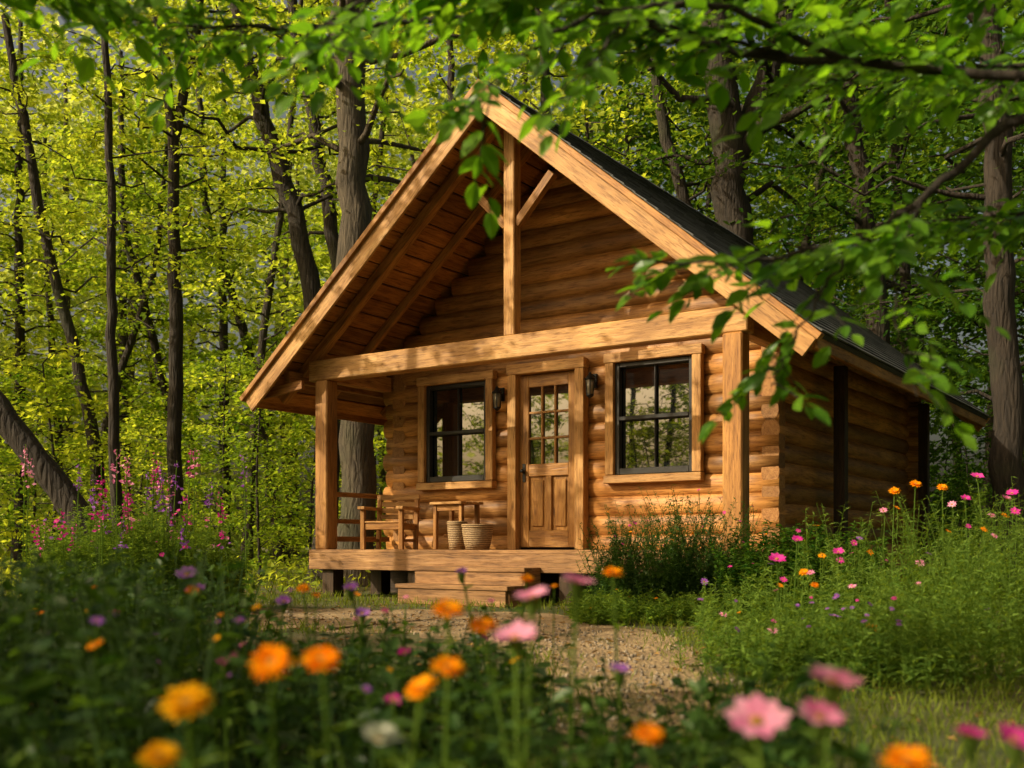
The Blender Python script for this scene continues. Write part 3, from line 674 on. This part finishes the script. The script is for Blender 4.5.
# ---------------------------------------------------------------- trees
TM=['bark','leaf','leafy','leafd','barkg']
def hero(name,*a,**k):
    return tree(*a,**k).obj(name,TM)
hero('slender_forest_tree',[(-6.3,20,0),(-6.25,20,5),(-6.3,20,8.5),(-6.9,20,12.5)],.15,.07,6.0,2.8,20,130,.12,lmat=2,forks=[[(-6.28,20,8.2),(-5.9,20.2,10.5),(-5.6,20.3,13.5)]])
hero('slender_forest_tree',[(-6.55,18,0),(-6.7,18,4),(-6.75,18.1,7),(-6.95,18.2,11)],.10,.05,5.0,2.2,14,120,.11,lmat=2)
hero('leaning_tree',[(-5.0,13.6,0),(-5.45,13.6,1.0),(-6.45,13.7,2.35),(-7.6,13.9,3.6),(-9.4,14.2,5.2)],.19,.13,3.9,2.0,8,100,.13,lmat=1)
hero('slender_forest_tree',[(-7.9,21,0),(-8.2,21,3),(-9.2,21,7),(-9.9,21,11)],.15,.07,5.5,2.6,16,120,.12,lmat=2)
hero('beech_tree',[(-2.57,18,0),(-2.6,18,5),(-2.75,18,9),(-2.7,18.2,15)],.31,.2,6.5,3.4,24,140,.12,tmat=4,lmat=2)
hero('leaning_tree',[(-3.5,20,0),(-3.4,20,3),(-3.8,20,6),(-4.9,20,9.6),(-5.6,20,13)],.23,.13,6.5,3.2,20,130,.13,lmat=2)
hero('slender_forest_tree',[(-3.4,23,0),(-3.6,23,6),(-4.1,23,9),(-5.0,23,14)],.2,.1,6.5,3.2,18,120,.13,lmat=1)
hero('slender_forest_tree',[(4.6,24,0),(4.2,24,7),(3.4,24,10),(2.7,24,14)],.18,.1,7.5,3.0,20,120,.15,lmat=1)
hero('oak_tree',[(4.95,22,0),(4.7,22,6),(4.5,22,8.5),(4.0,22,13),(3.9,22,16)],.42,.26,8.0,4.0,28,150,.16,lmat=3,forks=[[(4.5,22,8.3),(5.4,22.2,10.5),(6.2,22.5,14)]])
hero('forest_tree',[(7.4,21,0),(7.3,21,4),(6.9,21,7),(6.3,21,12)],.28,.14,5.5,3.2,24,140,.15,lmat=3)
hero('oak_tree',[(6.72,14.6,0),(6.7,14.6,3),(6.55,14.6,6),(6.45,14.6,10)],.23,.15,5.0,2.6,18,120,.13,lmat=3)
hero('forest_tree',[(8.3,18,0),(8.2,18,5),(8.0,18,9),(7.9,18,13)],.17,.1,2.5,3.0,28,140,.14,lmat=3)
# unseen broken-crowned trees added left of the clearing, between the sun and the cabin (dappled light)
hero('slender_forest_tree',[(-6.9,11.3,0),(-7.0,11.3,5),(-6.9,11.2,9.8)],.12,.05,5.6,2.3,17,210,.13,lmat=2,spread=.28)
hero('slender_forest_tree',[(-7.6,6.4,0),(-7.7,6.4,3),(-7.6,6.5,7.2)],.09,.04,3.0,2.6,19,230,.13,lmat=1,spread=.28)
var=[]
for k in range(6):
    h=rng.uniform(13,18); b=rng.normal(size=2)*.8
    lm=[1,2,2,2,3,3][k]; sparse=k<4
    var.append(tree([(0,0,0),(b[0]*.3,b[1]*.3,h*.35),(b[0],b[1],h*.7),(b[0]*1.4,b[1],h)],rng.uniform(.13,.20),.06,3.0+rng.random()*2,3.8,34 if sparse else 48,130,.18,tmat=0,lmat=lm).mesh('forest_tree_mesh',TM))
sap=[]
for k in range(4):
    h=rng.uniform(3.2,5.0); lm=[1,2,2,3][k]
    sap.append(tree([(0,0,0),(.1,0,h*.5),(.2*rng.normal(),.2,h)],.035,.012,.4,1.6,24,75,.12,lmat=lm,spread=.6).mesh('sapling_mesh',TM))
def clearcab(x,y,mg):
    q=(x-C.x,y-C.y); u=q[0]*math.cos(YAW)+q[1]*math.sin(YAW); vv=-q[0]*math.sin(YAW)+q[1]*math.cos(YAW)
    return not(abs(u)<3.9+mg and -3<vv<7.8+mg)
for k in range(44):
    a=-.75+1.5*((k*0.618)%1); rd=26+22*((k*.37)%1)
    x,y=math.sin(a)*rd,math.cos(a)*rd
    if not clearcab(x,y,3): continue
    right=x>2
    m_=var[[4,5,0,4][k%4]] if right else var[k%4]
    place('forest_tree',m_,(x,y,0),rng.random()*6.3,rng.uniform(.85,1.2))
for k in range(40):
    a=-.62+1.3*((k*0.618+.3)%1); rd=19+13*((k*.41)%1); x,y=math.sin(a)*rd,math.cos(a)*rd
    if not clearcab(x,y,1.8): continue
    m_=sap[3] if (x>3 and k%3) else sap[k%3]
    place('understory_sapling',m_,(x,y,0),rng.random()*6.3,rng.uniform(.7,1.2))
for x,y,s,vi in[(-6.4,1.0,(.62,.62,.34),4),(-7.2,2.6,(.55,.55,.30),5),(-5.6,-1.2,(.6,.6,.38),4),(8,-6,.9,5),(2,-12,1,4),(-4,-14,1,0),(12,4,.9,4),(13,11,1,5),(9,-14,1,1),(-12,-16,1,2),  # first three: unseen trees, flattened and added to shade the foreground
  (16,-3,1,0),(17,17,1,5),(-19,1,.75,2),(-24,5,.8,1),(-25,-1,.85,3),(-22,-6,.8,0),(-30,3,.9,1),(-17,-8,.7,3)]:
    place('forest_tree',var[vi],(x,y,0),rng.random()*6.3,s)
for x,y in[(-17,3),(-18.5,6),(-20,1),(-22,4.5),(-16.5,-1),(-24,9),(-21,-1.5),(-19,9),(-26,3)]:
    place('understory_sapling',sap[int(abs(x))%3],(x,y,0),rng.random()*6,1.35)
mb=MB()
for k in range(800):
    a=rng.uniform(-math.pi,math.pi) if k%5==0 else rng.uniform(-.8,.8); rd=rng.uniform(48,64)
    zt=25
    c=np.array([math.sin(a)*rd,math.cos(a)*rd,rng.uniform(0,1)**1.1*zt]); m_=110
    P=c+rng.normal(size=(m_,3))*[1.9,1.9,.8]
    P[:,2]=np.maximum(P[:,2],.1); Ls=rng.uniform(.35,.7,m_)
    leaves(mb,P,rdir(m_,.5),rng.normal(size=(m_,3))*.5+[0,0,1],Ls,Ls*.65,(3 if a<.03 else (1 if a<.15 else 2)),r=rng.random(m_)*.6+rng.random()*.4)  # leaf colour carries haze on the left and shade on the right
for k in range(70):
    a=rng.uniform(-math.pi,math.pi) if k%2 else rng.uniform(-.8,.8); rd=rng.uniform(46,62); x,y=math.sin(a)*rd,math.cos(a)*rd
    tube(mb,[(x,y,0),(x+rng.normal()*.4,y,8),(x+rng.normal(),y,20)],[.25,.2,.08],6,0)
mb.obj('distant_trees',['barkg','leafy','leafd','leafhaze'])

def twigs(mb,limb,dens,t0=0.0,Lt=(.14,.36),L=.09):
    Lg=np.linalg.norm(np.diff(limb,axis=0),axis=1).sum(); k=int(Lg*dens)
    for i in range(k):
        t=t0+(1-t0)*(i+rng.random())/k; o=interp(limb,t); e=interp(limb,min(1,t+.05))-interp(limb,max(0,t-.05)); e=e/np.linalg.norm(e)
        s=np.cross(e,[0,0,1.]); s/=np.linalg.norm(s)+1e-6
        d=e*.6+s*rng.choice([-1,1])*rng.uniform(.3,1)+np.array([0,0,rng.normal()*.3-.05]); d/=np.linalg.norm(d)
        l=rng.uniform(*Lt); q=np.linspace(0,1,6)[:,None]; p=o+d*q*l+np.array([0,0,-1.])*q**2*l*.18
        tube(mb,p,np.linspace(.0035,.0012,6),4,0)
        m_=rng.integers(5,8); tt=np.linspace(.25,1,m_); b=interp(p,tt)
        sd=np.cross(d,[0,0,1.]); sd/=np.linalg.norm(sd)+1e-6
        dd=d*.7+sd*np.where(np.arange(m_)%2,1,-1)[:,None]*.8+rng.normal(size=(m_,3))*.25+[0,0,-.12]; dd[-1]=d+[0,0,-.12]
        Ls=L*rng.uniform(.6,1.25,m_)
        leaves(mb,b,dd,rng.normal(size=(m_,3))*.4+[0,-.45,1],Ls,Ls*.54,1,hero=True,fold=.22,curl=.18)
mb=MB()
tr=smoothpath([(4.7,3.0,0),(4.5,3.0,2.2),(4.4,3.1,4.5),(4.3,3.2,6.5)],20,.01); tube(mb,tr,np.linspace(.17,.08,20),12,0,rough=.04)
def limb(ctrl,r0,r1,dens,t0=0,**k):
    p=smoothpath(ctrl,30,.006); tube(mb,p,np.linspace(r0,r1,30),7,0,rough=.05); twigs(mb,p,dens,t0,**k); return p
limb([(4.45,3.0,1.95),(3,3.3,2.1),(1.67,3.5,2.2),(1.1,3.5,2.25),(.6,3.5,2.29),(.25,3.5,2.48),(-.2,3.4,2.6)],.026,.005,15,.35)
limb([(4.5,3.0,1.7),(2.7,3.3,1.95),(1.66,3.5,2.12),(1.50,3.5,1.95),(1.33,3.5,1.79),(1.13,3.5,1.67),(.81,3.5,1.6),(.47,3.5,1.60)],.026,.003,7,.55)
limb([(1.33,3.5,1.79),(1.22,3.45,1.6),(1.22,3.4,1.35),(1.28,3.4,1.15)],.007,.002,14,.15,L=.08)
limb([(1.13,3.5,1.67),(1.0,3.45,1.5),(.88,3.4,1.3),(.82,3.4,1.18)],.006,.002,13,.3,L=.08)
limb([(1.1,3.5,2.25),(.6,3.3,2.36),(.16,3.2,2.24),(-.05,3.2,2.06),(-.1,3.2,1.96)],.012,.002,9,.3)
limb([(.9,3.5,2.27),(.4,3.3,2.3),(.3,3.2,2.2),(.22,3.2,2.08)],.008,.002,8,.4)
limb([(.25,3.5,2.48),(-.3,3.3,2.42),(-.55,3.2,2.25),(-.52,3.1,2.02)],.01,.002,11,.2)
limb([(4.4,3.05,3.0),(2.5,3.8,2.9),(1.2,4.0,2.75),(.2,4.0,2.65),(-.8,4.0,2.6),(-1.4,4,2.62)],.03,.004,17,.35)
limb([(4.4,3.05,2.6),(2.6,4.0,2.5),(1.9,4.2,2.55),(1.2,4.2,2.5)],.02,.003,22,.3)
limb([(4.4,3.05,2.4),(2.8,4.2,2.2),(2.2,4.4,2.05),(1.7,4.4,2.0)],.018,.003,14,.4)
limb([(4.4,3.05,3.1),(2.6,3.5,2.7),(1.5,3.6,2.55),(.5,3.5,2.5),(-.3,3.4,2.48)],.02,.003,16,.4)
mb.obj('maple_tree',['bark','leafh'])
mb=MB()
tube(mb,smoothpath([(-4.6,3,0),(-4.5,3,3),(-4.4,3.1,5)],14),np.linspace(.12,.05,14),10,0)
limb([(-4.5,3,2.7),(-2.8,3.3,2.7),(-1.6,3.4,2.52),(-1.3,3.4,2.48)],.02,.003,12,.6)
limb([(-4.5,3,2.9),(-2.6,3.6,2.9),(-1.5,3.7,2.78),(-1.0,3.7,2.72)],.02,.003,11,.55)
mb.obj('maple_tree',['bark','leafh'])

# ---------------------------------------------------------------- light
az=nrm(np.array([-1.0,-.36])); el=math.radians(33)
sv=Vector((az[0]*math.cos(el),az[1]*math.cos(el),math.sin(el))).normalized()
sd=bpy.data.lights.new('sun','SUN'); sd.energy=5.0; sd.angle=math.radians(.5); sd.color=(1,.88,.64)
so=link(bpy.data.objects.new('sun',sd)); so.rotation_euler=sv.to_track_quat('Z','Y').to_euler()
W=bpy.data.worlds.new('World'); S.world=W; W.use_nodes=True; nt=W.node_tree
bg=nt.nodes['Background']; sk=nt.nodes.new('ShaderNodeTexSky'); sk.sky_type='NISHITA'; sk.sun_disc=False
sk.sun_elevation=el; sk.sun_rotation=math.atan2(az[0],az[1])%(2*math.pi); sk.dust_density=10.0; sk.air_density=.9; sk.ozone_density=0.0
tint=mixc(nt,1.0,sk.outputs[0],(1.22,1.1,0.84),'MULTIPLY')
nt.links.new(tint,bg.inputs[0]); bg.inputs[1].default_value=0.115
# ---------------------------------------------------------------- camera
cd=bpy.data.cameras.new('camera'); cam=link(bpy.data.objects.new('camera',cd)); cam.location=(0,0,.68); cam.rotation_euler=(math.pi/2,0,0)
cd.lens=1076/1024*36; cd.sensor_width=36; cd.shift_y=161/1024; cd.clip_end=1000; cd.clip_start=.05
cd.dof.use_dof=True; cd.dof.focus_distance=12.8; cd.dof.aperture_fstop=2.2
S.camera=cam
S.view_settings.view_transform='Standard'; S.view_settings.look='None'; S.view_settings.exposure=0
